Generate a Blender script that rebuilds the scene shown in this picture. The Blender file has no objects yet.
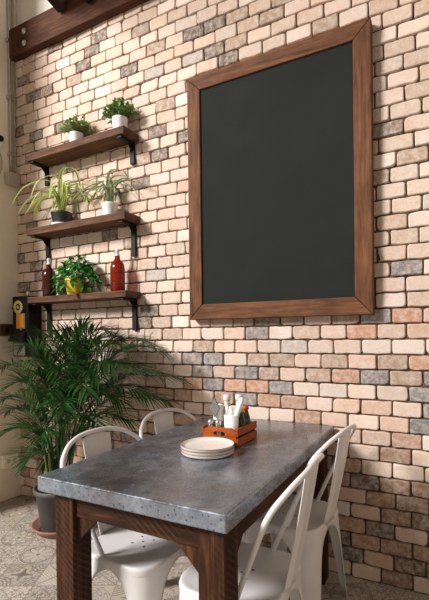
import bpy, bmesh, math, random
from mathutils import Vector, Matrix, Euler, noise
PI = math.pi
SC = bpy.context.scene
COL = SC.collection

def srgb(r, g, b):
    f = lambda c: (c / 12.92) if c <= .04045 else ((c + .055) / 1.055) ** 2.4
    return (f(r / 255), f(g / 255), f(b / 255), 1.0)

# ------------------------------------------------------------------ camera
cam_data = bpy.data.cameras.new('camera')
cam = bpy.data.objects.new('camera', cam_data)
COL.objects.link(cam)
SC.camera = cam
CAM_POS = Vector((2.92865, -2.23610, 1.23287))
rt = Vector((0.88076791, 0.47339867, -0.01189924))
dn = Vector((-0.00623386, -0.01353476, -0.99988897))
fw = Vector((-0.47350716, 0.88074429, -0.00896988))
m3 = Matrix((rt, -dn, -fw)).transposed()
cam.matrix_world = Matrix.Translation(CAM_POS) @ m3.to_4x4()
cam_data.sensor_fit = 'HORIZONTAL'
cam_data.sensor_width = 36.0
cam_data.lens = 431.647 / 429.0 * 36.0
cam_data.shift_y = 38.305 / 429.0
cam_data.clip_start = 0.05
cam_data.clip_end = 60

# ------------------------------------------------------------------ world, light, exposure
world = bpy.data.worlds.new('world')
SC.world = world
world.use_nodes = True
wn = world.node_tree
bg = wn.nodes['Background']
bg.inputs['Color'].default_value = (1.0, 0.86, 0.73, 1)
bg.inputs['Strength'].default_value = 0.35

def area(name, loc, target, size, size_y, power, color):
    d = bpy.data.lights.new(name, 'AREA')
    d.shape = 'RECTANGLE'; d.size = size; d.size_y = size_y
    d.energy = power; d.color = color
    o = bpy.data.objects.new(name, d); COL.objects.link(o)
    o.location = loc
    o.rotation_euler = (Vector(target) - Vector(loc)).to_track_quat('-Z', 'Y').to_euler()
    return o
# daylight from the open front of the room, beyond the end of the left pier
area('daylight_opening', (-3.4, -7.6, 6.4), (1.7, 0, 1.4), 2.6, 2.2, 1600, (1.0, 0.972, 0.985))

vs = SC.view_settings
SC.display_settings.display_device = 'sRGB'
vs.view_transform = 'Standard'
vs.look = 'None'
vs.exposure = 0.16
vs.gamma = 1.0
vs.use_curve_mapping = False

# ------------------------------------------------------------------ helpers
def obj(name, bm, mats, parent=None, smooth=False, loc=None, rot=None):
    me = bpy.data.meshes.new(name)
    bmesh.ops.recalc_face_normals(bm, faces=bm.faces) if not getattr(bm, 'keep', False) else None
    bm.to_mesh(me); bm.free()
    for m in (mats if isinstance(mats, (list, tuple)) else [mats]):
        me.materials.append(m)
    if smooth:
        for p in me.polygons: p.use_smooth = True
    o = bpy.data.objects.new(name, me)
    COL.objects.link(o)
    if parent: o.parent = parent
    if loc: o.location = loc
    if rot: o.rotation_euler = rot
    return o

def tag(o, label, cat, group=None):
    o['label'] = label; o['category'] = cat
    if group: o['group'] = group
    return o

def thing(name, label, cat, loc=(0, 0, 0), rz=0, group=None):
    o = bpy.data.objects.new(name, None); COL.objects.link(o)
    o.location = loc; o.rotation_euler = (0, 0, rz); o.empty_display_size = .05
    return tag(o, label, cat, group)

def struct(o):
    o['kind'] = 'structure'; return o

def dup(root, loc, rz, label):
    r = root.copy(); COL.objects.link(r); r.location = loc; r.rotation_euler = (0, 0, rz); r['label'] = label
    for ch in list(root.children):
        c = ch.copy(); COL.objects.link(c); c.parent = r
        for g in list(ch.children):
            d = g.copy(); COL.objects.link(d); d.parent = c
    return r

def NB(): return bmesh.new()

def box(bm, x0, x1, y0, y1, z0, z1, bev=0.0, seg=1, mat=0, M=None):
    t = bmesh.new()
    r = bmesh.ops.create_cube(t, size=1)
    for v in t.verts:
        v.co = Vector((x0 + (v.co.x + .5) * (x1 - x0), y0 + (v.co.y + .5) * (y1 - y0), z0 + (v.co.z + .5) * (z1 - z0)))
    if bev:
        bmesh.ops.bevel(t, geom=t.edges[:], offset=bev, segments=seg, profile=.5, affect='EDGES')
    join(bm, t, mat, M)

def join(bm, t, mat=0, M=None):
    mp = {}
    for v in t.verts:
        mp[v] = bm.verts.new(M @ v.co if M else v.co)
    for f in t.faces:
        try:
            nf = bm.faces.new([mp[v] for v in f.verts]); nf.material_index = mat or f.material_index; nf.smooth = f.smooth
        except ValueError: pass
    t.free()

def lathe(bm, prof, n=28, cx=0, cy=0, mat=0, M=None, smooth=True):
    """prof: list of (r, z); r=0 ends close."""
    rings = []
    for r, z in prof:
        if r < 1e-6: rings.append([bm.verts.new((cx, cy, z))])
        else: rings.append([bm.verts.new((cx + r * math.cos(2 * PI * i / n), cy + r * math.sin(2 * PI * i / n), z)) for i in range(n)])
    if M:
        for g in rings:
            for v in g: v.co = M @ v.co
    for a, b in zip(rings, rings[1:]):
        for i in range(n):
            j = (i + 1) % n
            if len(a) == 1 and len(b) == 1: continue
            if len(a) == 1: f = bm.faces.new((a[0], b[i], b[j]))
            elif len(b) == 1: f = bm.faces.new((a[i], b[0], a[j]))
            else: f = bm.faces.new((a[i], b[i], b[j], a[j]))
            f.material_index = mat; f.smooth = smooth

def tube(bm, pts, r, n=10, mat=0, cap=True, up=None):
    pts = [Vector(p) for p in pts]
    rad = r if isinstance(r, (list, tuple)) else [r] * len(pts)
    T = []
    for i in range(len(pts)):
        a = pts[max(i - 1, 0)]; b = pts[min(i + 1, len(pts) - 1)]
        T.append((b - a).normalized())
    u = Vector((0, 0, 1)) if abs(T[0].z) < .9 else Vector((1, 0, 0))
    nrm = (u - T[0] * u.dot(T[0])).normalized()
    rings = []
    for p, t, rr in zip(pts, T, rad):
        nrm = (nrm - t * nrm.dot(t)).normalized()
        bi = t.cross(nrm)
        rings.append([bm.verts.new(p + rr * (math.cos(2 * PI * k / n) * nrm + math.sin(2 * PI * k / n) * bi)) for k in range(n)])
    for a, b in zip(rings, rings[1:]):
        for k in range(n):
            f = bm.faces.new((a[k], a[(k + 1) % n], b[(k + 1) % n], b[k])); f.smooth = True; f.material_index = mat
    if cap:
        for g in (rings[0], rings[-1]):
            f = bm.faces.new(g); f.material_index = mat

def spline(P, n=8):
    """Catmull-Rom through P"""
    P = [Vector(p) for p in P]; out = []
    for i in range(len(P) - 1):
        p0 = P[max(i - 1, 0)]; p1 = P[i]; p2 = P[i + 1]; p3 = P[min(i + 2, len(P) - 1)]
        for k in range(n):
            t = k / n
            out.append(.5 * ((2 * p1) + (p2 - p0) * t + (2 * p0 - 5 * p1 + 4 * p2 - p3) * t * t + (3 * p1 - p0 - 3 * p2 + p3) * t ** 3))
    out.append(P[-1]); return out

def grid_sheet(bm, rows, thick=.002, mat=0, closed=False):
    """rows: list of lists of Vectors -> sheet, given thickness along its normals"""
    V = [[bm.verts.new(p) for p in r] for r in rows]
    fs = []
    for a, b in zip(V, V[1:]):
        n = len(a)
        for i in range(n if closed else n - 1):
            j = (i + 1) % n
            f = bm.faces.new((a[i], a[j], b[j], b[i])); f.smooth = True; f.material_index = mat; fs.append(f)
    if thick:
        bm.normal_update()
        bmesh.ops.solidify(bm, geom=fs, thickness=thick)
    return fs

# ------------------------------------------------------------------ materials
class NT:
    def __init__(s, name):
        s.m = bpy.data.materials.new(name); s.m.use_nodes = True
        s.t = s.m.node_tree; s.n = s.t.nodes; s.p = s.n['Principled BSDF']
        s.out = s.n['Material Output']
    def new(s, typ, **kw):
        n = s.n.new(typ)
        for k, v in kw.items():
            if k.startswith('_'): n.inputs[k[1:].replace('_', ' ')].default_value = v
            else: setattr(n, k, v)
        return n
    def link(s, a, b): s.t.links.new(a, b)
    def math(s, op, a, b=None, c=None):
        n = s.n.new('ShaderNodeMath'); n.operation = op
        for i, v in enumerate((a, b, c)):
            if v is None: continue
            if isinstance(v, (int, float)): n.inputs[i].default_value = v
            else: s.link(v, n.inputs[i])
        return n.outputs[0]
    def mix(s, fac, a, b, mode='MIX'):
        n = s.n.new('ShaderNodeMix'); n.data_type = 'RGBA'; n.blend_type = mode
        for i, v in ((0, fac), (6, a), (7, b)):
            if isinstance(v, (int, float)): n.inputs[i].default_value = v
            elif isinstance(v, tuple): n.inputs[i].default_value = v
            else: s.link(v, n.inputs[i])
        return n.outputs[2]
    def ramp(s, fac, stops, interp='LINEAR'):
        n = s.n.new('ShaderNodeValToRGB'); n.color_ramp.interpolation = interp
        e = n.color_ramp.elements
        while len(e) < len(stops): e.new(.5)
        for el, (p, c) in zip(e, stops):
            el.position = p; el.color = c if len(c) == 4 else (*c, 1)
        s.link(fac, n.inputs[0]); return n.outputs[0]
    def coord(s, scale=(1, 1, 1), rot=(0, 0, 0), out='Object'):
        tc = s.n.new('ShaderNodeTexCoord'); mp = s.n.new('ShaderNodeMapping')
        mp.inputs['Scale'].default_value = scale; mp.inputs['Rotation'].default_value = rot
        s.link(tc.outputs[out], mp.inputs[0]); return mp.outputs[0]
    def noise(s, vec, scale, detail=4, rough=.55, dist=0.0):
        n = s.n.new('ShaderNodeTexNoise'); n.inputs['Scale'].default_value = scale
        n.inputs['Detail'].default_value = detail; n.inputs['Roughness'].default_value = rough
        n.inputs['Distortion'].default_value = dist
        if vec is not None: s.link(vec, n.inputs['Vector'])
        return n.outputs[0]
    def bump(s, h, strength=.3, dist=.005):
        b = s.n.new('ShaderNodeBump'); b.inputs['Strength'].default_value = strength; b.inputs['Distance'].default_value = dist
        s.link(h, b.inputs['Height']); s.link(b.outputs[0], s.p.inputs['Normal'])
    def base(s, c):
        if isinstance(c, tuple): s.p.inputs['Base Color'].default_value = c
        else: s.link(c, s.p.inputs['Base Color'])
    def set(s, **kw):
        for k, v in kw.items():
            i = s.p.inputs[k.replace('_', ' ')]
            if isinstance(v, (int, float, tuple)): i.default_value = v
            else: s.link(v, i)
        return s

def plain(name, c, rough=.5, metal=0.0, var=.12, scale=30, bump=0.0, spec=.5):
    t = NT(name); co = t.coord()
    n = t.noise(co, scale)
    lo = tuple(x * (1 - var) for x in c[:3]) + (1,); hi = tuple(min(1, x * (1 + var)) for x in c[:3]) + (1,)
    t.base(t.ramp(n, [(.3, lo), (.7, hi)]))
    t.set(Roughness=rough, Metallic=metal); t.p.inputs['Specular IOR Level'].default_value = spec
    if bump: t.bump(n, bump, .003)
    return t.m

def wood(name, dark, mid, light, axis='X', scale=1.0, rough=.65, saw=0.0):
    t = NT(name)
    st = {'X': (1.2, 14, 14), 'Y': (14, 1.2, 14), 'Z': (14, 14, 1.2)}[axis]
    co = t.coord(tuple(s * scale for s in st))
    n1 = t.noise(co, 1.6, 6, .65, 1.2)
    n2 = t.noise(co, 6.0, 5, .6, .4)
    n3 = t.noise(t.coord((1.0, 1.0, 1.0)), 5.0, 3, .6)
    f = t.math('ADD', t.math('MULTIPLY', n1, .6), t.math('MULTIPLY', n2, .4))
    c = t.ramp(f, [(.33, dark), (.5, mid), (.68, light)])
    c = t.mix(t.ramp(n3, [(.35, (0, 0, 0, 1)), (.7, (.55, .55, .55, 1))]), c, dark)
    h = f
    if saw:
        w = t.n.new('ShaderNodeTexWave'); w.wave_type = 'BANDS'; w.bands_direction = 'DIAGONAL'
        w.inputs['Scale'].default_value = 22; w.inputs['Distortion'].default_value = 1.5; w.inputs['Detail'].default_value = 2
        t.link(t.coord((1, 1, 1.3)), w.inputs[0])
        k = t.math('MULTIPLY', t.ramp(w.outputs[1], [(.55, (0, 0, 0, 1)), (.85, (1, 1, 1, 1))]), t.ramp(n3, [(.4, (0, 0, 0, 1)), (.6, (1, 1, 1, 1))]))
        c = t.mix(t.math('MULTIPLY', k, saw), c, light)
    t.base(c); t.set(Roughness=rough); t.p.inputs['Specular IOR Level'].default_value = .18; t.bump(h, .35, .004)
    return t.m

WOOD_FRAME = {a: wood('reclaimed_frame_' + a, srgb(60, 36, 22), srgb(108, 70, 45), srgb(142, 99, 68), a, rough=.7) for a in 'XZ'}
WOOD_TABLE = {a: wood('table_timber_' + a, srgb(24, 13, 6), srgb(56, 32, 16), srgb(104, 65, 36), a, rough=.65, saw=.4) for a in 'XYZ'}
WOOD_BEAM = wood('dark_beam', srgb(40, 24, 15), srgb(78, 48, 32), srgb(108, 70, 46), 'X', rough=.8)
WOOD_RAFTER = wood('rafter_timber', srgb(30, 22, 17), srgb(50, 37, 28), srgb(70, 52, 40), 'Y', rough=.7)
WOOD_SHELF = wood('shelf_timber', srgb(46, 29, 20), srgb(92, 62, 43), srgb(138, 98, 68), 'X', rough=.7)
WOOD_CRATE = wood('crate_timber', srgb(124, 52, 14), srgb(170, 80, 26), srgb(196, 106, 44), 'X', 1.5, rough=.45)
BLACK_STEEL = plain('black_steel', srgb(17, 16, 15), .6, 0, .2, spec=.25)
WHITE_PAINT = plain('white_chair_paint', srgb(222, 218, 214), .35, 0, .04, 12)
CEILING = plain('ceiling_board', srgb(222, 216, 206), .8, 0, .03, 3)
PLASTER = plain('beige_plaster', srgb(236, 226, 206), .75, 0, .05, 4, .1)
GREY_BOX = plain('grey_box_paint', srgb(176, 164, 146), .6, 0, .05, 8)
CONDUIT = plain('galvanised_conduit', srgb(176, 172, 162), .35, .7, .06, 20)
CHALK = plain('chalkboard_black', srgb(39, 41, 39), .9, 0, .07, 6, spec=.08)
CERAMIC_W = plain('white_ceramic', srgb(232, 230, 226), .35, 0, .03, 10)
POT_BLACK = plain('black_plastic_pot', srgb(38, 38, 40), .5, 0, .1)
POT_GREY = plain('charcoal_pot', srgb(76, 73, 70), .6, 0, .12, 14)
TERRACOTTA = plain('terracotta', srgb(142, 104, 84), .8, 0, .15, 14)
SOIL = plain('soil', srgb(52, 38, 28), .95, 0, .4, 60, .5)
YELLOW_POT = plain('yellow_pot', srgb(214, 176, 34), .4, 0, .1, 14)
PAPER = plain('white_paper', srgb(238, 236, 230), .7, 0, .03)
STEEL = plain('brushed_steel', srgb(190, 188, 184), .3, .9, .06)
BRASS = plain('brass', srgb(222, 202, 138), .4, .15, .08)
ORANGE_CARD = plain('orange_card', srgb(222, 138, 24), .6, 0, .06)
BLACK_GLOSS = plain('black_enamel', srgb(14, 14, 14), .4, 0, .1, spec=.2)
BROWN_PLATE = plain('brown_plate', srgb(84, 54, 38), .5, 0, .12)
YELLOW_CAP = plain('yellow_cap', srgb(232, 190, 40), .4)
RED_CAP = plain('red_cap', srgb(190, 40, 30), .4)
SAUCE_DARK = plain('dark_sauce_bottle', srgb(46, 40, 22), .2, 0, .15)
SAUCE_GREEN = plain('green_label', srgb(40, 78, 46), .4, 0, .15)
JAR_CREAM = plain('cream_contents', srgb(206, 186, 150), .4, 0, .12, 40)
GREY_NAPKIN = plain('grey_napkin', srgb(112, 110, 108), .8, 0, .2, 90)

def glassy(name, tint, amount, rough=.05):
    t = NT(name)
    tr = t.new('ShaderNodeBsdfTransparent'); tr.inputs[0].default_value = tint
    gl = t.new('ShaderNodeBsdfGlossy'); gl.inputs['Roughness'].default_value = rough
    df = t.new('ShaderNodeBsdfDiffuse'); df.inputs[0].default_value = tint
    lw = t.new('ShaderNodeFresnel'); lw.inputs[0].default_value = 1.45
    m1 = t.new('ShaderNodeMixShader'); m1.inputs[0].default_value = amount
    t.link(tr.outputs[0], m1.inputs[1]); t.link(df.outputs[0], m1.inputs[2])
    m2 = t.new('ShaderNodeMixShader'); t.link(lw.outputs[0], m2.inputs[0])
    t.link(m1.outputs[0], m2.inputs[1]); t.link(gl.outputs[0], m2.inputs[2])
    t.link(m2.outputs[0], t.out.inputs[0])
    return t.m
AMBER = glassy('amber_liquid', srgb(176, 58, 20), .28)
DARK_AMBER = glassy('dark_brown_liquid', srgb(74, 32, 20), .6)
CLEAR = glassy('clear_glass', (.92, .95, .94, 1), .12)

def leaf_mat(name, c0, c1, edge=None):
    t = NT(name); co = t.coord()
    n = t.noise(co, 18, 3)
    geo = t.new('ShaderNodeNewGeometry')
    f = t.math('ADD', t.math('MULTIPLY', n, .55), t.math('MULTIPLY', geo.outputs['Random Per Island'], .45))
    c = t.ramp(f, [(.25, c0), (.75, c1)])
    if edge:
        at = t.new('ShaderNodeAttribute'); at.attribute_name = 'stripe'
        c = t.mix(at.outputs['Fac'], c, edge)
    t.base(c); t.set(Roughness=.42)
    tl = t.new('ShaderNodeBsdfTranslucent'); t.link(c, tl.inputs[0])
    mx = t.new('ShaderNodeMixShader'); mx.inputs[0].default_value = .25
    t.link(t.p.outputs[0], mx.inputs[1]); t.link(tl.outputs[0], mx.inputs[2]); t.link(mx.outputs[0], t.out.inputs[0])
    return t.m
PALM = leaf_mat('palm_leaf', srgb(14, 44, 18), srgb(62, 108, 44))
PALM_STEM = plain('palm_cane', srgb(104, 118, 58), .5, 0, .25, 20)
SHRUB = leaf_mat('small_leaf', srgb(104, 130, 70), srgb(192, 204, 136))
SHRUB_DARK = leaf_mat('small_leaf_dark', srgb(72, 112, 56), srgb(152, 182, 102))
SPIDER = leaf_mat('spider_leaf', srgb(120, 160, 48), srgb(172, 198, 84), srgb(230, 232, 160))
SPIDER_PALE = leaf_mat('spider_leaf_pale', srgb(70, 112, 52), srgb(120, 150, 84), srgb(222, 226, 190))
POTHOS = leaf_mat('pothos_leaf', srgb(24, 88, 34), srgb(84, 160, 62))
STRAW = plain('straw_leaf', srgb(196, 176, 116), .7)
# ------------------------------------------------------------------ the setting
random.seed(7)
def floor_material():
    t = NT('encaustic_tiles')
    S = 1 / .205
    co = t.coord((S, S, 1), (0, 0, math.radians(-28)))
    sp = t.new('ShaderNodeSeparateXYZ'); t.link(co, sp.inputs[0])
    X, Y = sp.outputs[0], sp.outputs[1]
    ix, iy = t.math('FLOOR', X), t.math('FLOOR', Y)
    u = t.math('SUBTRACT', t.math('SUBTRACT', X, ix), .5); v = t.math('SUBTRACT', t.math('SUBTRACT', Y, iy), .5)
    cmb = t.new('ShaderNodeCombineXYZ'); t.link(ix, cmb.inputs[0]); t.link(iy, cmb.inputs[1])
    wn_ = t.new('ShaderNodeTexWhiteNoise'); wn_.noise_dimensions = '2D'; t.link(cmb.outputs[0], wn_.inputs['Vector'])
    rnd = wn_.outputs[0]
    au, av = t.math('ABSOLUTE', u), t.math('ABSOLUTE', v)
    r = t.math('SQRT', t.math('ADD', t.math('MULTIPLY', u, u), t.math('MULTIPLY', v, v)))
    th = t.math('ARCTAN2', v, u)
    band = lambda x, k, w: t.math('LESS_THAN', t.math('ABSOLUTE', t.math('SINE', t.math('MULTIPLY', x, k))), w)
    gt = lambda a, b: t.math('GREATER_THAN', a, b)
    lt = lambda a, b: t.math('LESS_THAN', a, b)
    # rosette: petals whose radius follows the angle
    pet = t.math('MULTIPLY', t.math('ADD', t.math('ABSOLUTE', t.math('COSINE', t.math('MULTIPLY', th, 4.0))), .35), .33)
    pA = t.math('MAXIMUM', t.math('MAXIMUM', lt(t.math('ABSOLUTE', t.math('SUBTRACT', r, pet)), .028), t.math('MULTIPLY', band(r, 60.0, .55), t.math('GREATER_THAN', r, pet))), t.math('MAXIMUM', lt(t.math('ABSOLUTE', t.math('SUBTRACT', r, .46)), .02), lt(r, .06)))
    # diamonds
    d = t.math('ADD', au, av)
    pB = t.math('MAXIMUM', t.math('MULTIPLY', band(d, 32.0, .5), band(t.math('SUBTRACT', au, av), 40.0, .75)), lt(t.math('ABSOLUTE', t.math('SUBTRACT', au, av)), .03))
    # quarter circles at the corners
    cu, cv = t.math('SUBTRACT', .5, au), t.math('SUBTRACT', .5, av)
    rc = t.math('SQRT', t.math('ADD', t.math('MULTIPLY', cu, cu), t.math('MULTIPLY', cv, cv)))
    pC = t.math('MAXIMUM', t.math('MULTIPLY', band(rc, 38.0, .55), lt(rc, .46)), t.math('MULTIPLY', lt(t.math('MULTIPLY', au, av), .006), lt(r, .28)))
    # small lattice
    pD = t.math('MULTIPLY', band(t.math('ADD', u, v), 34.0, .6), band(t.math('SUBTRACT', u, v), 34.0, .6))
    # scroll pattern
    sw = t.math('ADD', t.math('MULTIPLY', t.math('SINE', t.math('MULTIPLY', r, 30.0)), 2.0), t.math('MULTIPLY', th, 4.0))
    pE = t.math('MULTIPLY', lt(t.math('ABSOLUTE', t.math('SINE', sw)), .4), lt(r, .47))
    sel = lambda a, b, thr: (lambda g: t.math('ADD', t.math('MULTIPLY', a, t.math('SUBTRACT', 1.0, g)), t.math('MULTIPLY', b, g)))(gt(rnd, thr))
    pat = sel(sel(sel(sel(pA, pB, .28), pC, .46), pD, .66), pE, .8)
    # a finer ornament, four small flowers to a tile, over the large figures
    X2, Y2 = t.math('MULTIPLY', X, 3.0), t.math('MULTIPLY', Y, 3.0)
    u2 = t.math('SUBTRACT', t.math('FRACT', X2), .5); v2 = t.math('SUBTRACT', t.math('FRACT', Y2), .5)
    r2 = t.math('SQRT', t.math('ADD', t.math('MULTIPLY', u2, u2), t.math('MULTIPLY', v2, v2))); th2 = t.math('ARCTAN2', v2, u2)
    p2 = t.math('MULTIPLY', t.math('ADD', t.math('ABSOLUTE', t.math('COSINE', t.math('MULTIPLY', th2, 2.0))), .25), .36)
    fine = t.math('MAXIMUM', lt(t.math('ABSOLUTE', t.math('SUBTRACT', r2, p2)), .075), gt(t.math('ADD', t.math('ABSOLUTE', u2), t.math('ABSOLUTE', v2)), .80))
    pat = t.math('MAXIMUM', pat, t.math('MULTIPLY', fine, t.math('MULTIPLY', t.math('LESS_THAN', t.math('FRACT', t.math('MULTIPLY', rnd, 7.3)), .6), .75)))
    grout = gt(t.math('MAXIMUM', au, av), .488)
    wear = t.noise(t.coord((1, 1, 1)), 9, 6, .65)
    pat = t.math('MULTIPLY', pat, t.ramp(wear, [(.3, (.45, .45, .45, 1)), (.62, (1, 1, 1, 1))]))
    w2 = t.new('ShaderNodeTexWhiteNoise'); w2.noise_dimensions = '3D'
    t.link(t.math('ADD', ix, 31.7), cmb.inputs[2]); t.link(cmb.outputs[0], w2.inputs['Vector'])
    ground = t.mix(w2.outputs[0], srgb(192, 183, 170), srgb(164, 156, 146))
    ground = t.mix(t.ramp(wear, [(.35, (0, 0, 0, 1)), (.75, (.5, .5, .5, 1))]), ground, srgb(198, 182, 156))
    c = t.mix(t.math('MULTIPLY', pat, .85), ground, srgb(92, 84, 76))
    c = t.mix(grout, c, srgb(140, 130, 118))
    t.base(c); t.set(Roughness=.5); t.bump(t.math('SUBTRACT', 1.0, grout), .3, .002)
    return t.m

bm = NB(); box(bm, -3.0, 4.6, -6.0, .2, -.1, 0)
struct(obj('floor', bm, floor_material()))

def brick_material():
    t = NT('reclaimed_brick')
    at = t.new('ShaderNodeAttribute'); at.attribute_name = 'tone'
    co = t.coord()
    n1 = t.noise(co, 34, 7, .78); n2 = t.noise(co, 150, 5, .75); n3 = t.noise(co, 7, 4, .6)
    c = t.mix(t.ramp(n1, [(.42, (0, 0, 0, 1)), (.7, (.8, .8, .8, 1))]), at.outputs['Color'], srgb(222, 208, 194))
    c = t.mix(t.ramp(n2, [(.56, (0, 0, 0, 1)), (.74, (.6, .6, .6, 1))]), c, srgb(112, 84, 66))
    c = t.mix(t.ramp(n3, [(.5, (0, 0, 0, 1)), (.8, (.4, .4, .4, 1))]), c, srgb(190, 146, 118))
    t.base(c); t.set(Roughness=.85); t.p.inputs['Specular IOR Level'].default_value = .25
    t.bump(t.math('ADD', n1, t.math('MULTIPLY', n2, .6)), .8, .006)
    return t.m
def mortar_material():
    t = NT('brown_mortar'); co = t.coord()
    t.base(t.ramp(t.noise(co, 40, 5, .7), [(.3, srgb(66, 50, 37)), (.7, srgb(112, 90, 68))])); t.set(Roughness=.95)
    t.bump(t.noise(co, 90, 4), .5, .004); return t.m

SPECIAL=[(0.47,3.31,'D'),(0.82,3.24,'D'),(0.75,3.16,'D'),(0.69,3.09,'D'),(0.22,3.02,'D'),(0.34,3.02,'D'),(0.05,3.22,'D'),(1.06,2.95,'D'),(1.62,3.02,'D'),(1.65,2.89,'D'),(1.33,2.51,'D'),(1.52,2.44,'D'),(1.34,2.37,'D'),(1.22,2.22,'D'),(0.44,2.72,'D'),(0.20,2.73,'D'),(0.04,2.81,'D'),(0.20,1.78,'D'),(0.07,1.63,'D'),(0.17,2.08,'D'),(0.05,1.85,'D'),(0.25,1.69,'D'),(0.92,1.93,'D'),(1.21,1.32,'D'),(2.06,1.30,'D'),(2.57,0.49,'D'),(2.63,0.26,'D'),(2.81,0.35,'D'),(2.46,0.19,'D'),(2.49,0.10,'D'),(2.78,0.12,'D'),(2.65,2.22,'D'),(1.68,3.03,'D'),(1.70,2.88,'D'),(1.87,2.81,'D'),(1.25,1.39,'D'),(1.17,3.16,'T'),(1.26,1.92,'T'),(1.95,2.88,'T'),(2.18,3.01,'T'),(2.41,2.82,'T'),(1.04,2.31,'T'),(2.00,1.09,'T'),(2.70,1.08,'T'),(2.76,1.01,'T'),(2.24,1.30,'T'),(2.48,1.30,'T'),(1.96,1.31,'T'),(1.28,2.88,'L'),(1.55,2.88,'L'),(1.30,1.61,'L'),(2.21,1.17,'L'),(1.73,1.09,'G'),(1.65,1.02,'G'),(1.88,1.02,'G'),(1.72,0.95,'G'),(2.00,1.24,'G'),(1.93,1.01,'G'),(2.13,0.94,'G'),(1.96,0.87,'G'),(2.62,1.31,'G'),(2.63,1.01,'G'),(2.85,1.01,'G'),(2.82,0.93,'G'),(2.82,0.78,'G'),(2.85,0.85,'G'),(2.77,1.54,'G'),(1.58,1.09,'G'),(1.58,0.94,'O'),(1.84,0.94,'O'),(1.51,0.87,'O'),(2.00,0.94,'O'),(2.06,0.87,'O'),(2.56,1.24,'O'),(2.82,1.08,'O'),(2.48,1.01,'O'),(2.76,1.30,'O')]  # some under the chalkboard frame are darkened to paint in its shade
TIPS=[(0.131,-0.250,1.012),(0.277,-0.350,0.806),(0.471,-0.450,0.629),(0.402,-0.300,1.157),(0.528,-0.200,1.222),(0.893,-0.400,1.223),(0.922,-0.200,1.283),(1.194,-0.300,1.249),(1.409,-0.400,1.154),(1.347,-0.120,1.186),(1.512,-0.200,1.136),(1.573,-0.120,0.970),(1.542,-0.200,0.852),(1.552,-0.400,0.902),(1.447,-0.500,0.889),(1.388,-0.600,0.768),(1.333,-0.300,0.739),(1.126,-0.600,1.043),(1.141,-0.500,1.145),(0.874,-0.600,1.001),(0.247,-0.300,0.715),(0.947,-0.600,0.661),(0.692,-0.500,0.480),(0.656,-0.300,0.422),(0.882,-0.200,0.566),(1.440,-0.650,1.017),(1.510,-0.600,1.055),(1.527,-0.450,1.043),(1.253,-0.700,0.865),(1.051,-0.650,0.907),(0.584,-0.500,0.938),(0.964,-0.350,1.239),(1.302,-0.500,1.184),(0.732,-0.450,1.091),(1.140,-0.150,1.205),(1.582,-0.350,1.020),(1.458,-0.750,0.958),(1.097,-0.200,0.867),(0.904,-0.150,1.077),(0.565,-0.150,1.105)]

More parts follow.
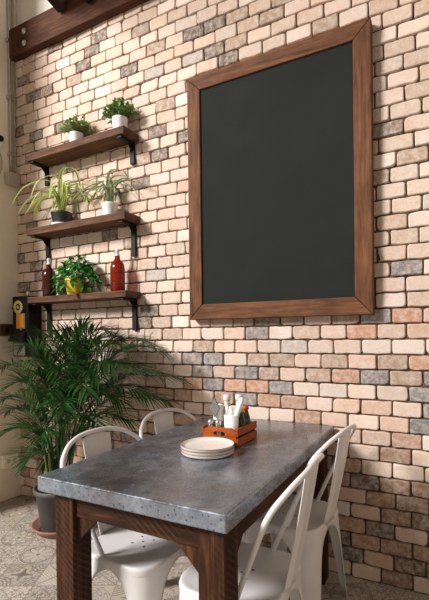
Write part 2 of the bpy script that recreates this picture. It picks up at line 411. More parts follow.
PHASE = {  # brick bond: joint phase of each course near x=1.4 and near x=2.8
 43:(.87,.8),42:(.45,.4),41:(.88,.82),40:(.27,.3),39:(.75,.8),38:(.19,.3),37:(.89,.81),36:(.35,.26),35:(.77,.77),34:(.74,.30),33:(.29,.95),32:(.87,.40),
 31:(.37,.96),30:(.0,.5),29:(.44,.93),28:(.82,.21),27:(.25,.67),26:(.69,.38),25:(.34,.0),24:(.74,.47),23:(.19,.02),22:(.59,.41),21:(.11,.99),
 20:(.67,.49),19:(.97,.96),18:(.74,1.0),17:(.40,.47),16:(.99,.99),15:(.52,.49),14:(.03,.01),13:(.5,.46),12:(.0,.99),11:(.5,.45),10:(.0,.03),
 9:(.5,.45),8:(.0,.04),7:(.5,.47),6:(.05,.06),5:(.55,.61),4:(.05,.07),3:(.55,.57),2:(.05,.09),1:(.52,.52),0:(.05,.08)}
def brick_wall():
    rng = random.Random(11)
    L = 1.87076 * .075; H = .075
    bm = NB(); lay = bm.loops.layers.float_color.new('tone')
    XA, XB = -.02, 3.9
    box(bm, XA, XB, .012, .16, 0, 3.44, mat=0)
    for f in bm.faces:
        for l in f.loops: l[lay] = (.2, .15, .1, 1)
    cream = [(211,188,166),(217,197,179),(206,180,157),(213,190,171),(202,174,151),(220,202,186),(209,184,165)]
    low = [(214,190,166),(222,202,182),(206,174,150),(212,186,166),(204,176,154),(226,210,194),(200,168,144),(216,192,174)]
    pal = {'D':(108,94,80),'T':(168,142,120),'L':(178,168,158),'G':(126,122,120),'O':(188,140,108)}
    for k in range(46):
        z0 = k * H + .004; z1 = (k + 1) * H - .004
        if z0 > 3.42: break
        z1 = min(z1, 3.44)
        a, b = PHASE.get(k, (.5 * (k % 2), .5 * (k % 2)))
        dlt = (b - a + .5) % 1 - .5
        ph = lambda x: a + dlt * min(1.3, max(-.6, (x - 1.45) / 1.35))
        # joints
        js = []
        i = -14
        while True:
            x = 1.2225 + (i + a) * L
            for _ in range(6): x = 1.2225 + (i + ph(x)) * L
            if x > XB + L: break
            js.append(x + rng.gauss(0, .0035)); i += 1
        for x0, x1 in zip(js, js[1:]):
            x0, x1 = max(x0, XA) + .0038, min(x1, XB) - .0038
            if x1 - x0 < .02: continue
            cx, cz = (x0 + x1) / 2, (z0 + z1) / 2
            key = None
            for sx, sz, kk in SPECIAL:
                if x0 - .004 < sx < x1 + .004 and abs(sz - cz) < .0375: key = kk
            if key: c = pal[key]
            else:
                q = rng.random()
                if q < .035: c = pal['T']
                elif q < .05 and cz < 1.4: c = pal['G']
                else:
                    c = rng.choice(low if cz < 1.32 or rng.random() < .15 else cream)
                    if cz < 1.0 and rng.random() < .3: c = (178,140,112)
                    if cz < .62 and rng.random() < .4: c = rng.choice([(152,118,92),(168,128,98),(140,112,90)])
            v = rng.uniform(.93, 1.05)
            col = srgb(*[min(245, x * v) for x in c])
            # outline, a rounded rectangle with chipped corners
            hw, hh = (x1 - x0) / 2, (z1 - z0) / 2
            pts = []
            for qx, qz in ((1, 1), (-1, 1), (-1, -1), (1, -1)):
                rr = min(.006 + rng.random() ** 3 * .014, hh * .8, hw * .8)
                a0 = {(1, 1): 0, (-1, 1): 90, (-1, -1): 180, (1, -1): 270}[(qx, qz)]
                for s in range(4):
                    an = math.radians(a0 + 30 * s)
                    pts.append([qx * (hw - rr) + rr * math.cos(an), qz * (hh - rr) + rr * math.sin(an)])
            # extra points on the long sides
            full = []
            for n in range(len(pts)):
                full.append(pts[n]); p, q_ = pts[n], pts[(n + 1) % len(pts)]
                if abs(p[0] - q_[0]) > .05:
                    for f_ in (.25, .5, .75):
                        full.append([p[0] + (q_[0] - p[0]) * f_, p[1] + (q_[1] - p[1]) * f_])
            tilt = rng.gauss(0, .0022); tz = rng.gauss(0, .0016); off = rng.uniform(-.003, .002)
            rings = []
            ja, jb, jc = rng.uniform(0, 6.28), rng.uniform(0, 6.28), rng.uniform(0, 6.28)
            J = [(.0011 * math.sin(9 * p_[0] / hw + ja), .0012 * math.sin(5 * p_[0] / hw + jb) + .0006 * math.sin(11 * p_[0] / hw + jc)) for p_ in full]
            for y, ins in ((.013, -.001), (.003, .0), (-.0008, .0018), (-.0015, .0052)):
                ring = []
                for (px, pz), (jx, jz) in zip(full, J):
                    fx = (px + jx) * (1 - ins / hw); fz = (pz + jz) * (1 - ins / hh)
                    yy = y + (0 if y > .01 else off + tilt * px / hw + tz * pz / hh)
                    q_ = 0 if ins > .005 else noise.noise(Vector(((cx + fx) * 70, (cz + fz) * 70, k))) * .0026
                    ring.append(bm.verts.new((cx + fx + q_, yy + (q_ * .8 if y < .01 else 0), cz + fz + q_ * .7)))
                rings.append(ring)
            fs = []
            for r0, r1 in zip(rings, rings[1:]):
                n = len(r0)
                for s in range(n):
                    fs.append(bm.faces.new((r0[s], r0[(s + 1) % n], r1[(s + 1) % n], r1[s])))
            cv = bm.verts.new((cx, -.0015 + off, cz))
            n = len(rings[-1])
            flat = [bm.faces.new((rings[-1][s], rings[-1][(s + 1) % n], cv)) for s in range(n)]; fs += flat
            flat_set = set(flat)
            for f in fs:
                f.material_index = 1; f.smooth = f not in flat_set
                for l in f.loops: l[lay] = col
    return bm
wb = brick_wall()
struct(obj('wall_back', wb, [mortar_material(), brick_material()]))

# left pier of plaster
bm = NB(); box(bm, -.22, 0, -.70, .16, 0, 4.9, bev=.004)
struct(obj('wall_left', bm, PLASTER))
bm = NB(); box(bm, .0, 3.9, .02, .16, 3.44, 4.9)
struct(obj('wall_upper', bm, CEILING))
bm = NB(); box(bm, -.22, 3.9, -3.2, .16, 4.9, 5.0)
struct(obj('ceiling', bm, CEILING))
# timber wall plate above the bricks
bm = NB(); box(bm, .012, 3.9, -.062, .16, 3.345, 3.56, bev=.006, seg=2)
struct(obj('trim_1', bm, WOOD_BEAM))
for z in (3.492, 3.405):
    bm = NB(); lathe(bm, [(0, .012), (.010, .012), (.013, .009), (.013, .003), (.022, .003), (.022, 0), (0, 0)], 12)
    o = obj('bolt_head', bm, STEEL, loc=(.19, -.062, z), rot=(PI / 2, 0, 0))
    tag(o, 'upper round steel bolt head in the dark timber plate' if z > 3.45 else 'lower round steel bolt head in the dark timber plate', 'bolt', 'bolt heads in the timber plate')
# rafters rising into the room from the plate
for n, x in enumerate((.60, 1.95, 3.3)):
    bm = NB(); box(bm, x - .035, x + .035, -3.0, -.01, 0, .13, bev=.004)
    o = struct(obj('ceiling_beam_%d' % (n + 1), bm, WOOD_RAFTER)); o.location = (0, -.066, 3.475); o.rotation_euler = (math.radians(-14), 0, 0)
bm = NB()
box(bm, -.028, .028, -.05, 0, -.02, .02, bev=.004)
lathe(bm, [(0, .0), (.016, .0), (.016, -.03), (.0, -.03)], 14, 0, -.03)
tag(obj('ceiling_bracket', bm, BLACK_STEEL, loc=(.855, -.062, 3.475)), 'small black steel bracket on the dark timber plate', 'bracket')

# things on the left pier
bm = NB(); tube(bm, [(.014, -.055, 2.47), (.014, -.055, 3.0), (.014, -.055, 4.2), (.014, -.055, 4.89)], .011, 10)
c1 = thing('electrical_conduit', 'thin grey metal conduit running up the beige pier to the ceiling', 'conduit', (0, 0, 0))
obj('pipe', bm, CONDUIT, c1)
for z in (2.62, 3.05, 3.48):
    bm = NB(); box(bm, 0, .027, -.078, -.032, z - .012, z + .012, bev=.003); obj('pipe_clip', bm, STEEL, c1)
bm = NB()
tube(bm, spline([(.012, -.02, 2.47), (.012, -.02, 2.9), (.012, -.018, 3.3), (.012, -.02, 4.89)], 6), .007, 8)
tag(obj('cable_conduit', bm, GREY_BOX), 'thinner beige conduit in the corner beside the brick wall', 'conduit')
j = thing('junction_box', 'square grey junction box on the beige pier near the corner', 'junction box', (0, -.055, 2.425))
bm = NB(); box(bm, 0, .05, -.05, .045, -.045, .045, bev=.005, seg=2); obj('box_body', bm, GREY_BOX, j)
bm = NB(); box(bm, .05, .055, -.053, .048, -.048, .048, bev=.002); obj('cover_plate', bm, GREY_BOX, j)
bm = NB(); lathe(bm, [(0, .004), (.005, .003), (.005, 0), (0, 0)], 10); obj('screw', bm, STEEL, j, loc=(.055, 0, 0), rot=(0, PI / 2, 0))
s = thing('wall_sensor', 'white domed wall fixture with a black lens on the beige pier', 'sensor', (0, -.165, 2.68))
bm = NB(); lathe(bm, [(0, 0), (.05, 0), (.05, .012), (.04, .03), (.02, .042), (0, .045)], 20); obj('dome', bm, CERAMIC_W, s, rot=(0, PI / 2, 0))
bm = NB(); lathe(bm, [(0, .0), (.022, 0), (.022, .02), (.016, .03), (0, .032)], 16); obj('lens', bm, BLACK_GLOSS, s, loc=(.036, 0, .012), rot=(0, PI / 2, 0))
bm = NB(); tube(bm, spline([(.012, -.165, 2.63), (.014, -.135, 2.56), (.014, -.14, 2.48), (.012, -.17, 2.40), (.012, -.18, 2.33)], 8), .006, 8)
tag(obj('hanging_cable', bm, GREY_BOX), 'curved pale cable under the white domed fixture', 'cable')
k = thing('wall_outlet', 'beige socket box low on the beige pier by the floor', 'socket', (0, -.115, .305))
bm = NB(); box(bm, 0, .04, -.065, .065, -.05, .05, bev=.005, seg=2); obj('box_body', bm, PLASTER, k)
bm = NB(); box(bm, .04, .046, -.06, .06, -.045, .045, bev=.003); obj('face_plate', bm, PLASTER, k)
for yy in (-.025, .025):
    bm = NB(); box(bm, .046, .0475, yy - .012, yy + .012, -.014, .014, bev=.0005); obj('socket_hole', bm, GREY_BOX, k)
bm = NB(); box(bm, 0, .022, -.055, .055, -.045, .045, bev=.004)
sw = tag(obj('switch_plate', bm, BROWN_PLATE, loc=(0, -.12, 1.285)), 'dark brown square plate on the beige pier beside the wall phone', 'plate')
bm = NB(); box(bm, .022, .027, -.014, .014, -.02, .02, bev=.002); obj('rocker', bm, BLACK_STEEL, sw)

# ------------------------------------------------------------------ chalkboard
cb = thing('chalkboard', 'large blank black chalkboard in a reclaimed wood frame on the brick wall', 'chalkboard', (2.108, -.004, 1.32))
W, Hh, fwid, dp = 1.026, 1.412, .084, .058
bm = NB(); box(bm, -W / 2 + .03, W / 2 - .03, -.046, -.002, .03, Hh - .03); obj('writing_panel', bm, CHALK, cb)
def mitre(pts, name, ax):
    bm = NB()
    fr = [bm.verts.new((x, -dp, z)) for x, z in pts]; bk = [bm.verts.new((x, 0, z)) for x, z in pts]
    bm.faces.new(fr); bm.faces.new(bk[::-1])
    for i in range(4): bm.faces.new((fr[i], fr[(i + 1) % 4], bk[(i + 1) % 4], bk[i]))
    bmesh.ops.recalc_face_normals(bm, faces=bm.faces)
    bmesh.ops.bevel(bm, geom=bm.edges[:], offset=.004, segments=2, profile=.5, affect='EDGES')
    obj(name, bm, WOOD_FRAME[ax], cb)
w2 = W / 2; e = .0008
mitre([(-w2, Hh), (w2, Hh), (w2 - fwid, Hh - fwid + e), (-w2 + fwid, Hh - fwid + e)], 'frame_rail', 'X')
mitre([(-w2, 0), (w2, 0), (w2 - fwid, fwid + .004), (-w2 + fwid, fwid + .004)], 'frame_rail', 'X')
mitre([(-w2, e), (-w2, Hh - e), (-w2 + fwid, Hh - fwid - e), (-w2 + fwid, fwid + .006)], 'frame_stile', 'Z')
mitre([(w2, e), (w2, Hh - e), (w2 - fwid, Hh - fwid - e), (w2 - fwid, fwid + .006)], 'frame_stile', 'Z')
bm = NB(); tube(bm, spline([(0, .0, .02), (0, -.02, .02), (.006, -.03, 0), (.01, -.02, -.02), (.004, -.008, -.018)], 6), .004, 8)
tag(obj('wall_hook', bm, BLACK_STEEL, loc=(2.636, -.002, 1.605)), 'little black hook in the bricks right of the chalkboard', 'hook')

# ------------------------------------------------------------------ shelves
def shelf(zt, label, x0=.30, x1=1.195, th=.048, d=.152, drop=.205):
    s = thing('wall_shelf', label, 'shelf', (0, -.004, zt), 0, 'timber wall shelves')
    bm = NB(); box(bm, x0, x1, -d, 0, -th, 0, bev=.004, seg=2); obj('shelf_board', bm, WOOD_SHELF, s)
    for bx in (.335, 1.130):
        bm = NB()
        box(bm, bx, bx + .036, -d + .012, 0, -th - .014, -th - .0005, bev=.002)
        box(bm, bx, bx + .036, -.016, 0, -th - drop, -th - .010, bev=.002)
        v_ = [bm.verts.new(p_) for p_ in [(bx + .015, -.016, -th - .014), (bx + .015, -.06, -th - .014), (bx + .015, -.016, -th - .058), (bx + .021, -.016, -th - .014), (bx + .021, -.06, -th - .014), (bx + .021, -.016, -th - .058)]]
        for q_ in ((0, 1, 2), (3, 5, 4), (0, 3, 4, 1), (1, 4, 5, 2), (2, 5, 3, 0)): bm.faces.new([v_[i_] for i_ in q_])
        obj('bracket', bm, BLACK_STEEL, s)
    return s
shelf(2.522, 'top wooden shelf holding two small white pots', drop=.135)
shelf(1.998, 'middle wooden shelf holding two spider plants')
shelf(1.512, 'bottom wooden shelf holding bottles and a yellow plant pot', th=.042)

# ------------------------------------------------------------------ wall phone
ph = thing('wall_phone', 'old black wall payphone with a brass dial and orange card', 'telephone', (.178, -.004, 1.086))
bm = NB(); box(bm, -.088, .088, -.118, 0, 0, .445, bev=.008, seg=2); obj('phone_body', bm, BLACK_GLOSS, ph)
bm = NB()
for n in range(14):
    a_ = n * 2 * PI / 14
    lathe(bm, [(0, .008), (.008, .006), (.0105, 0)], 8, .040 * math.cos(a_), .040 * math.sin(a_))
lathe(bm, [(.026, 0), (.026, .006), (.031, .006), (.031, 0)], 24)
lathe(bm, [(0, .012), (.008, .011), (.012, .004), (.012, 0)], 16)
dial = obj('dial', bm, BRASS, ph, loc=(-.018, -.119, .365), rot=(PI / 2, 0, 0))
bm = NB(); lathe(bm, [(0, .005), (.054, .003), (.055, 0), (0, 0)], 28); obj('dial_plate', bm, BLACK_GLOSS, ph, loc=(-.018, -.117, .365), rot=(PI / 2, 0, 0))
bm = NB(); box(bm, -.042, .052, -.1225, -.117, .205, .318, bev=.002); obj('card_frame', bm, STEEL, ph)
bm = NB(); box(bm, -.034, .044, -.125, -.1215, .212, .311); obj('instruction_card', bm, ORANGE_CARD, ph)
bm = NB()
v = [bm.verts.new(p) for p in [(-.075, -.118, .19), (.06, -.118, .19), (.06, -.165, .13), (-.075, -.165, .13), (-.075, -.118, .11), (.06, -.118, .11), (.06, -.165, .115), (-.075, -.165, .115)]]
for q in ((0, 1, 2, 3), (4, 7, 6, 5), (3, 2, 6, 7), (0, 3, 7, 4), (1, 5, 6, 2), (0, 4, 5, 1)): bm.faces.new([v[i] for i in q])
obj('coin_ledge', bm, BLACK_GLOSS, ph)
bm = NB(); lathe(bm, [(0, .012), (.006, .010), (.006, 0)], 12); obj('knob', bm, STEEL, ph, loc=(.015, -.12, .198), rot=(PI / 2, 0, 0))
bm = NB(); box(bm, -.06, .06, -.135, -.117, .01, .105, bev=.004); obj('coin_box', bm, STEEL, ph)
bm = NB(); box(bm, -.03, .03, -.06, -.015, .445, .462, bev=.004); lathe(bm, [(0, .485), (.014, .482), (.017, .462)], 14, .02, -.06); obj('coin_slots', bm, STEEL, ph)
bm = NB(); tube(bm, spline([(-.098, -.085, .20), (-.102, -.085, .27), (-.098, -.085, .345)], 8), .011, 10)
lathe(bm, [(0, 0), (.022, .004), (.024, .022), (.012, .03)], 14, -.098, -.085 + 0, M=Matrix.Translation((0, 0, .345)))
lathe(bm, [(.012, 0), (.024, .008), (.022, .026), (0, .03)], 14, -.098, -.085, M=Matrix.Translation((0, 0, .172)))
obj('handset', bm, BLACK_STEEL, ph)
# ------------------------------------------------------------------ dining table
TX0, TX1, TY0, TY1, TZ = 1.700, 2.420, -1.237, -.020, .760
def zinc():
    t = NT('zinc_sheet'); co = t.coord()
    n1 = t.noise(co, 3.2, 6, .65, .6); n2 = t.noise(t.coord((1, .55, 1)), 26, 8, .75, .4); n3 = t.noise(co, 60, 3, .6); n4 = t.noise(co, 2.6, 4, .55)
    c = t.ramp(n1, [(.3, srgb(88, 95, 105)), (.5, srgb(118, 127, 138)), (.7, srgb(154, 163, 174))])
    c = t.mix(t.ramp(n2, [(.4, (0, 0, 0, 1)), (.8, (.75, .75, .75, 1))]), c, srgb(186, 194, 202))
    c = t.mix(t.ramp(n4, [(.47, (0, 0, 0, 1)), (.64, (.6, .6, .6, 1))]), c, srgb(104, 90, 80))  # warm brown reflections of the wall, put into the zinc colour as patches
    v = t.new('ShaderNodeTexVoronoi'); v.inputs['Scale'].default_value = 62; t.link(co, v.inputs['Vector'])
    dots = t.ramp(v.outputs['Distance'], [(.14, (1, 1, 1, 1)), (.24, (0, 0, 0, 1))])
    side = t.new('ShaderNodeNewGeometry'); sx = t.new('ShaderNodeSeparateXYZ'); t.link(side.outputs['Normal'], sx.inputs[0])
    dots = t.math('MULTIPLY', dots, t.math('LESS_THAN', t.math('ABSOLUTE', sx.outputs[2]), .5))
    c = t.mix(t.math('MULTIPLY', dots, .75), c, srgb(52, 52, 54))
    t.base(c); t.set(Metallic=.7)
    t.set(Roughness=t.ramp(n2, [(.35, (.17, .17, .17, 1)), (.7, (.38, .38, .38, 1))]))
    t.bump(t.math('ADD', n2, t.math('MULTIPLY', n3, .4)), .25, .002)
    return t.m
tb = thing('dining_table', 'zinc topped dining table on dark rough timber legs against the bricks', 'table', ((TX0 + TX1) / 2, (TY0 + TY1) / 2, 0))
hx, hy = (TX1 - TX0) / 2, (TY1 - TY0) / 2
bm = NB()
NX, NY = 10, 16
box(bm, -hx, hx, -hy, hy, .708, TZ, bev=.006, seg=3)
obj('tabletop', bm, zinc(), tb)
LW = .085; ix, iy = hx - .03, hy - .035
lx = [(-ix - .0 + .015, -ix + LW + .015), (ix - LW + .006, ix + .006)]
ly = [(-iy, -iy + LW), (iy - LW, iy)]
for a_ in lx:
    for b_ in ly:
        bm = NB(); box(bm, a_[0], a_[1], b_[0], b_[1], 0, .7075, bev=.003); obj('leg', bm, WOOD_TABLE['Z'], tb)
ax0, ax1 = lx[0][1], lx[1][0]; ay0, ay1 = ly[0][1], ly[1][0]
for y in (-iy + .012, iy - .047):
    bm = NB(); box(bm, ax0 + .0005, ax1 - .0005, y, y + .035, .628, .7075, bev=.002); obj('apron', bm, WOOD_TABLE['X'], tb)
for x in (lx[0][0] + .012, lx[1][1] - .047):
    bm = NB(); box(bm, x, x + .035, ay0 + .0005, ay1 - .0005, .628, .7075, bev=.002); obj('apron', bm, WOOD_TABLE['Y'], tb)
def gusset(p, d1, d2):
    """triangular corner block below an apron: p corner, d1 along apron, d2 thickness"""
    bm = NB(); p = Vector(p); d1 = Vector(d1); d2 = Vector(d2)
    A = [p, p + d1, p + Vector((0, 0, -.085))]; B = [q + d2 for q in A]
    va = [bm.verts.new(q) for q in A]; vb = [bm.verts.new(q) for q in B]
    bm.faces.new(va); bm.faces.new(vb[::-1])
    for i in range(3): bm.faces.new((va[i], va[(i + 1) % 3], vb[(i + 1) % 3], vb[i]))
    obj('corner_brace', bm, WOOD_TABLE['Z'], tb)
for y in (-iy + .02, iy - .04):
    gusset((ax0 + .0006, y, .6275), (.085, 0, 0), (0, .02, 0)); gusset((ax1 - .0006, y, .6275), (-.085, 0, 0), (0, .02, 0))
for x in (lx[0][0] + .02, lx[1][1] - .04):
    gusset((x, ay0 + .0006, .6275), (0, .085, 0), (.02, 0, 0)); gusset((x, ay1 - .0006, .6275), (0, -.085, 0), (.02, 0, 0))

# ------------------------------------------------------------------ metal chairs
def rsquare(hw, hd, r, n=5):
    """closed rounded rectangle outline, counter-clockwise from +x +y corner"""
    P = []
    for qx, qy, a0 in ((1, 1, 0), (-1, 1, 90), (-1, -1, 180), (1, -1, 270)):
        for s in range(n + 1):
            a_ = math.radians(a0 + 90 * s / n); P.append((qx * (hw - r) + r * math.cos(a_), qy * (hd - r) + r * math.sin(a_)))
    return P
SW, SD, SZ = .186, .173, .427
SY = -.013
def make_chair(label):
    t = thing('metal_chair', label, 'chair', (0, 0, 0), 0, 'white metal dining chairs')
    # seat: dished pan with a rolled rim
    bm = NB()
    prof = [(1.0, -.030), (1.01, -.012), (.995, -.002), (.96, .0), (.90, -.003), (.7, -.008), (.4, -.010), (.15, -.010)]
    rings = []
    for s, dz in prof:
        rings.append([bm.verts.new((x * s, y * s + SY, SZ + dz)) for x, y in rsquare(SW, SD, .085, 6)])
    for a_, b_ in zip(rings, rings[1:]):
        n = len(a_)
        for i in range(n):
            f = bm.faces.new((a_[i], a_[(i + 1) % n], b_[(i + 1) % n], b_[i])); f.smooth = True
    f = bm.faces.new(rings[-1]); f.smooth = True
    bmesh.ops.recalc_face_normals(bm, faces=bm.faces); bm.normal_update()
    seat = obj('seat', bm, WHITE_PAINT, t)
    for x, y in ((0, .0), (.03, .03), (-.03, .03), (.03, -.03), (-.03, -.03)):
        bm = NB(); lathe(bm, [(0, SZ - .0085), (.0045, SZ - .0085), (.0045, SZ - .0105), (0, SZ - .0105)], 10, x, y + SY); obj('drain_hole', bm, GREY_NAPKIN, seat)
    # legs: pressed sheet wrapped round each corner, arched skirt between them
    P = rsquare(SW - .004, SD - .004, .085, 8)
    per = [Vector((x, y, 0)) for x, y in P] ; per.append(per[0])
    cum = [0]
    for a_, b_ in zip(per, per[1:]): cum.append(cum[-1] + (b_ - a_).length)
    TOT = cum[-1]
    def at(s):
        s %= TOT
        for i in range(len(cum) - 1):
            if s <= cum[i + 1]:
                f_ = (s - cum[i]) / max(1e-9, cum[i + 1] - cum[i]); return per[i].lerp(per[i + 1], f_)
        return per[-1]
    for c in range(4):
        mid = (cum[c * 9] + cum[c * 9 + 8]) / 2          # arc position of the corner
        nxt = (cum[(c * 9 + 9)] if c < 3 else cum[-1]);
        full = TOT / 8 - .001
        dirv = at(mid).normalized()
        rows = []
        for h in (.012, .022, .030, .034, .040, .05, .064, .085, .12, .17, .24, .32, .38, SZ - .004):
            if h <= .030: w = full
            else:
                g = (h - .030) / .05
                w = .066 + (full - .066) * math.exp(-g * 1.7)
                w *= 1 - .62 * max(0, (h - .08)) / .36
            sp = .006 + (.045 if dirv.y < 0 else .022) * (h / SZ) ** 1.1
            row = []
            for k in range(-6, 7):
                s = k / 6
                p = at(mid + s * w)
                if h > .045:
                    q = at(mid + s * full * 0)
                row.append(Vector((p.x, p.y + SY, SZ - h)) + dirv * (sp - .006) + Vector((p.x, p.y, 0)).normalized() * .001)
            rows.append(row)
        bm = NB(); grid_sheet(bm, rows, .003)
        obj('leg', bm, WHITE_PAINT, t)
    # back hoop
    yb = lambda z: -.085 - .185 * (max(0, z - .43) / .41) ** .85
    hp = [(-.157, -.060, .400), (-.157, -.063, .420), (-.193, -.128, .576), (-.229, -.194, .722), (-.178, -.240, .790), (-.095, -.267, .822), (0, -.271, .830)]
    hp = [(x * (1.06 if z < .5 else 1), y, z) for x, y, z in hp]
    hp = hp + [(-x, y, z) for x, y, z in hp[-2::-1]]
    bm = NB(); tube(bm, spline(hp, 7), .0092, 12)
    obj('back_frame', bm, WHITE_PAINT, t)
    # splat with two pressed ribs
    rows = []
    for i in range(15):
        f_ = i / 14
        z = SZ - .012 + f_ * (.832 - SZ)
        y = -SD + SY - .004 - f_ * (.271 - SD + SY - .006) - .004 * math.sin(f_ * PI)
        w = .060 + .018 * f_
        row = []
        for k in range(-8, 9):
            u = k / 8
            bend = -.006 * math.exp(-((abs(u) - .55) / .12) ** 2) + .008 * u * u
            row.append(Vector((w * u, y + bend, z - .010 * u * u * f_)))
        rows.append(row)
    bm = NB(); grid_sheet(bm, rows, .003)
    obj('splat', bm, WHITE_PAINT, t)
    return t
ch0 = make_chair('white metal chair on the left of the table, nearest the camera, before the palm')
ch0.location = (1.879, -.878, 0); ch0.rotation_euler = (0, 0, -1.616)
dup(ch0, (1.858, -.377, 0), -1.675, 'white metal chair on the left of the table, nearest the brick wall')
dup(ch0, (2.293, -.901, 0), 1.588, 'white metal chair on the right of the table, nearest the camera')
dup(ch0, (2.291, -.341, 0), 1.454, 'white metal chair on the right of the table, nearest the brick wall')

# ------------------------------------------------------------------ plates
def plate(z, label, dx, dy, r):
    p = thing('plate', label, 'plate', (2.085 + dx, -.737 + dy, z), 0, 'stacked plates on the table')
    bm = NB(); lathe(bm, [(0, .005), (r * .80, .005), (r * .93, .0085), (r * .975, .0145), (r, .015), (r * 1.0, .013), (r * .97, .004), (r * .88, .0), (0, 0)], 56)
    obj('dish', bm, STONEWARE, p)
    bm = NB(); 
    rr = []
    tube(bm, [(r * .99 * math.cos(a_), r * .99 * math.sin(a_), .0147) for a_ in [i * 2 * PI / 48 for i in range(49)]], .0016, 6, cap=False)
    o = obj('rim_edge', bm, STONE_RIM, p); o['label'] = 'unglazed brown rim'
STONEWARE = plain('cream_stoneware', srgb(228, 220, 210), .3, 0, .04, 60)
STONE_RIM = plain('brown_rim', srgb(132, 106, 84), .6, 0, .1, 60)
plate(TZ + .0005, 'cream plate lowest in the stack of three on the zinc table', 0, 0, .1065)
plate(TZ + .0120, 'cream plate in the middle of the stack of three', .001, -.001, .107)
plate(TZ + .0235, 'cream plate on top of the stack, its face in view', -.001, .001, .108)

# ------------------------------------------------------------------ crate and condiments
CX, CY = 2.074, -.511
cr = thing('condiment_crate', 'small orange-brown wooden crate of condiments on the zinc table', 'crate', (CX, CY, TZ), 0)
w, d, h = .078, .102, .076
def handle_panel(y0, y1):
    bm = NB()
    N = 20
    out = []; inn = []
    for i in range(N):
        a_ = 2 * PI * i / N; ca, sa = math.cos(a_), math.sin(a_)
        k = min(w / max(1e-6, abs(ca)), (h / 2) / max(1e-6, abs(sa)))
        out.append((k * ca, h / 2 + k * sa)); inn.append((.030 * ca, .050 + .011 * sa))
    vo = [[bm.verts.new((x, y, z)) for x, z in L_] for L_ in (out, inn) for y in (y0, y1)]
    for i in range(N):
        j_ = (i + 1) % N
        bm.faces.new((vo[0][i], vo[0][j_], vo[2][j_], vo[2][i])); bm.faces.new((vo[1][i], vo[3][i], vo[3][j_], vo[1][j_]))
        bm.faces.new((vo[0][i], vo[1][i], vo[1][j_], vo[0][j_])); bm.faces.new((vo[2][i], vo[2][j_], vo[3][j_], vo[3][i]))
    return bm
obj('end_panel', handle_panel(-d, -d + .012), WOOD_CRATE, cr)
obj('end_panel', handle_panel(d - .012, d), WOOD_CRATE, cr)
bm = NB(); box(bm, -w + .001, w - .001, -d + .012, d - .012, .001, .009); obj('crate_base', bm, WOOD_CRATE, cr)
for sx in (-1, 1):
    for z0, z1 in ((.002, .034), (.044, .076)):
        bm = NB(); box(bm, min(sx * w, sx * (w + .009)), max(sx * w, sx * (w + .009)), -d, d, z0, z1, bev=.0015); obj('side_slat', bm, WOOD_CRATE, cr)
ZB = TZ + .0095
def shaker(x, y, label):
    s = thing('shaker', label, 'shaker', (CX + x, CY + y, ZB), 0, 'shakers in the crate')
    bm = NB(); lathe(bm, [(0, 0), (.013, 0), (.014, .01), (.013, .064), (.012, .072), (0, .072)], 16); obj('jar', bm, CLEAR, s)
    bm = NB(); lathe(bm, [(0, .002), (.011, .002), (.0115, .044), (0, .044)], 14); obj('salt', bm, PAPER, s)
    bm = NB(); lathe(bm, [(.0135, .0725), (.0142, .076), (.013, .088), (.008, .093), (0, .094)], 16); obj('lid', bm, STEEL, s)
shaker(-.056, -.074, 'small glass shaker with a steel lid at the crate corner by the plates')
shaker(-.020, -.074, 'small glass shaker with a steel lid between the corner shaker and the white cup')
def cup(x, y, r, hh, label):
    c = tag(obj('cup', (lambda bm: (lathe(bm, [(0, 0), (r * .82, 0), (r * .86, .004), (r, hh), (r * .95, hh), (r * .82, .008), (0, .008)], 28), bm)[1])(NB()), CERAMIC_W, loc=(CX + x, CY + y, ZB)), label, 'cup')
cup(.036, -.058, .032, .118, 'white cup of wrapped cutlery at the front of the crate')
def roll(name, base, tip, r0, r1, label, mat=PAPER, cat='napkin', group=None):
    b = Vector((CX + base[0], CY + base[1], ZB + base[2])); t_ = Vector((CX + tip[0], CY + tip[1], ZB + tip[2]))
    L_ = (t_ - b).length
    bm = NB()
    pts = [(0, 0), (r0, .0), (r0 * 1.02, L_ * .3), (r1, L_ * .8), (r1 * .8, L_ * .95), (r1 * .3, L_), (0, L_)]
    lathe(bm, pts, 14)
    for v_ in bm.verts:
        v_.co.x *= 1.0 + .2 * math.sin(v_.co.z * 90); v_.co.y *= .75
    q = (t_ - b).to_track_quat('Z', 'Y')
    o = obj(name, bm, mat, loc=b, rot=q.to_euler())
    return tag(o, label, cat, group)
roll('rolled_napkin', (.030, -.062, .030), (.078, -.034, .190), .013, .019, 'white paper napkin roll leaning out of the cup to the right', group='rolled napkins')
roll('rolled_napkin', (.036, -.048, .030), (.022, -.036, .150), .012, .010, 'white paper napkin roll standing upright in the cup', group='rolled napkins')
CAP_GREY = plain('pale_grey_cap', srgb(206, 206, 204), .45, 0, .06)
def bottle(name, x, y, prof, body, cap_prof, cap, label, cat, extra=None, group=None):
    b = thing(name, label, cat, (CX + x, CY + y, ZB), 0, group)
    bm = NB(); lathe(bm, prof, 18); obj('bottle_body', bm, body, b)
    bm = NB(); lathe(bm, cap_prof, 16); obj('cap', bm, cap, b)
    if extra: bm = NB(); lathe(bm, extra[0], 18); obj('bottle_label', bm, extra[1], b)
jarp = [(0, 0), (.021, 0), (.022, .006), (.0215, .115), (.0145, .148), (.014, .162), (0, .162)]
capw = [(.016, .1625), (.0175, .166), (.0175, .184), (.014, .188), (0, .189)]
bottle('milk_bottle', -.030, .034, jarp, JAR_CREAM, capw, CAP_GREY, 'cream filled bottle with pale grey cap behind the shakers', 'bottle', None, 'grey capped bottles')
bottle('milk_bottle', .018, .062, jarp, JAR_CREAM, capw, CAP_GREY, 'cream filled bottle with pale grey cap at the back of the crate', 'bottle', None, 'grey capped bottles')
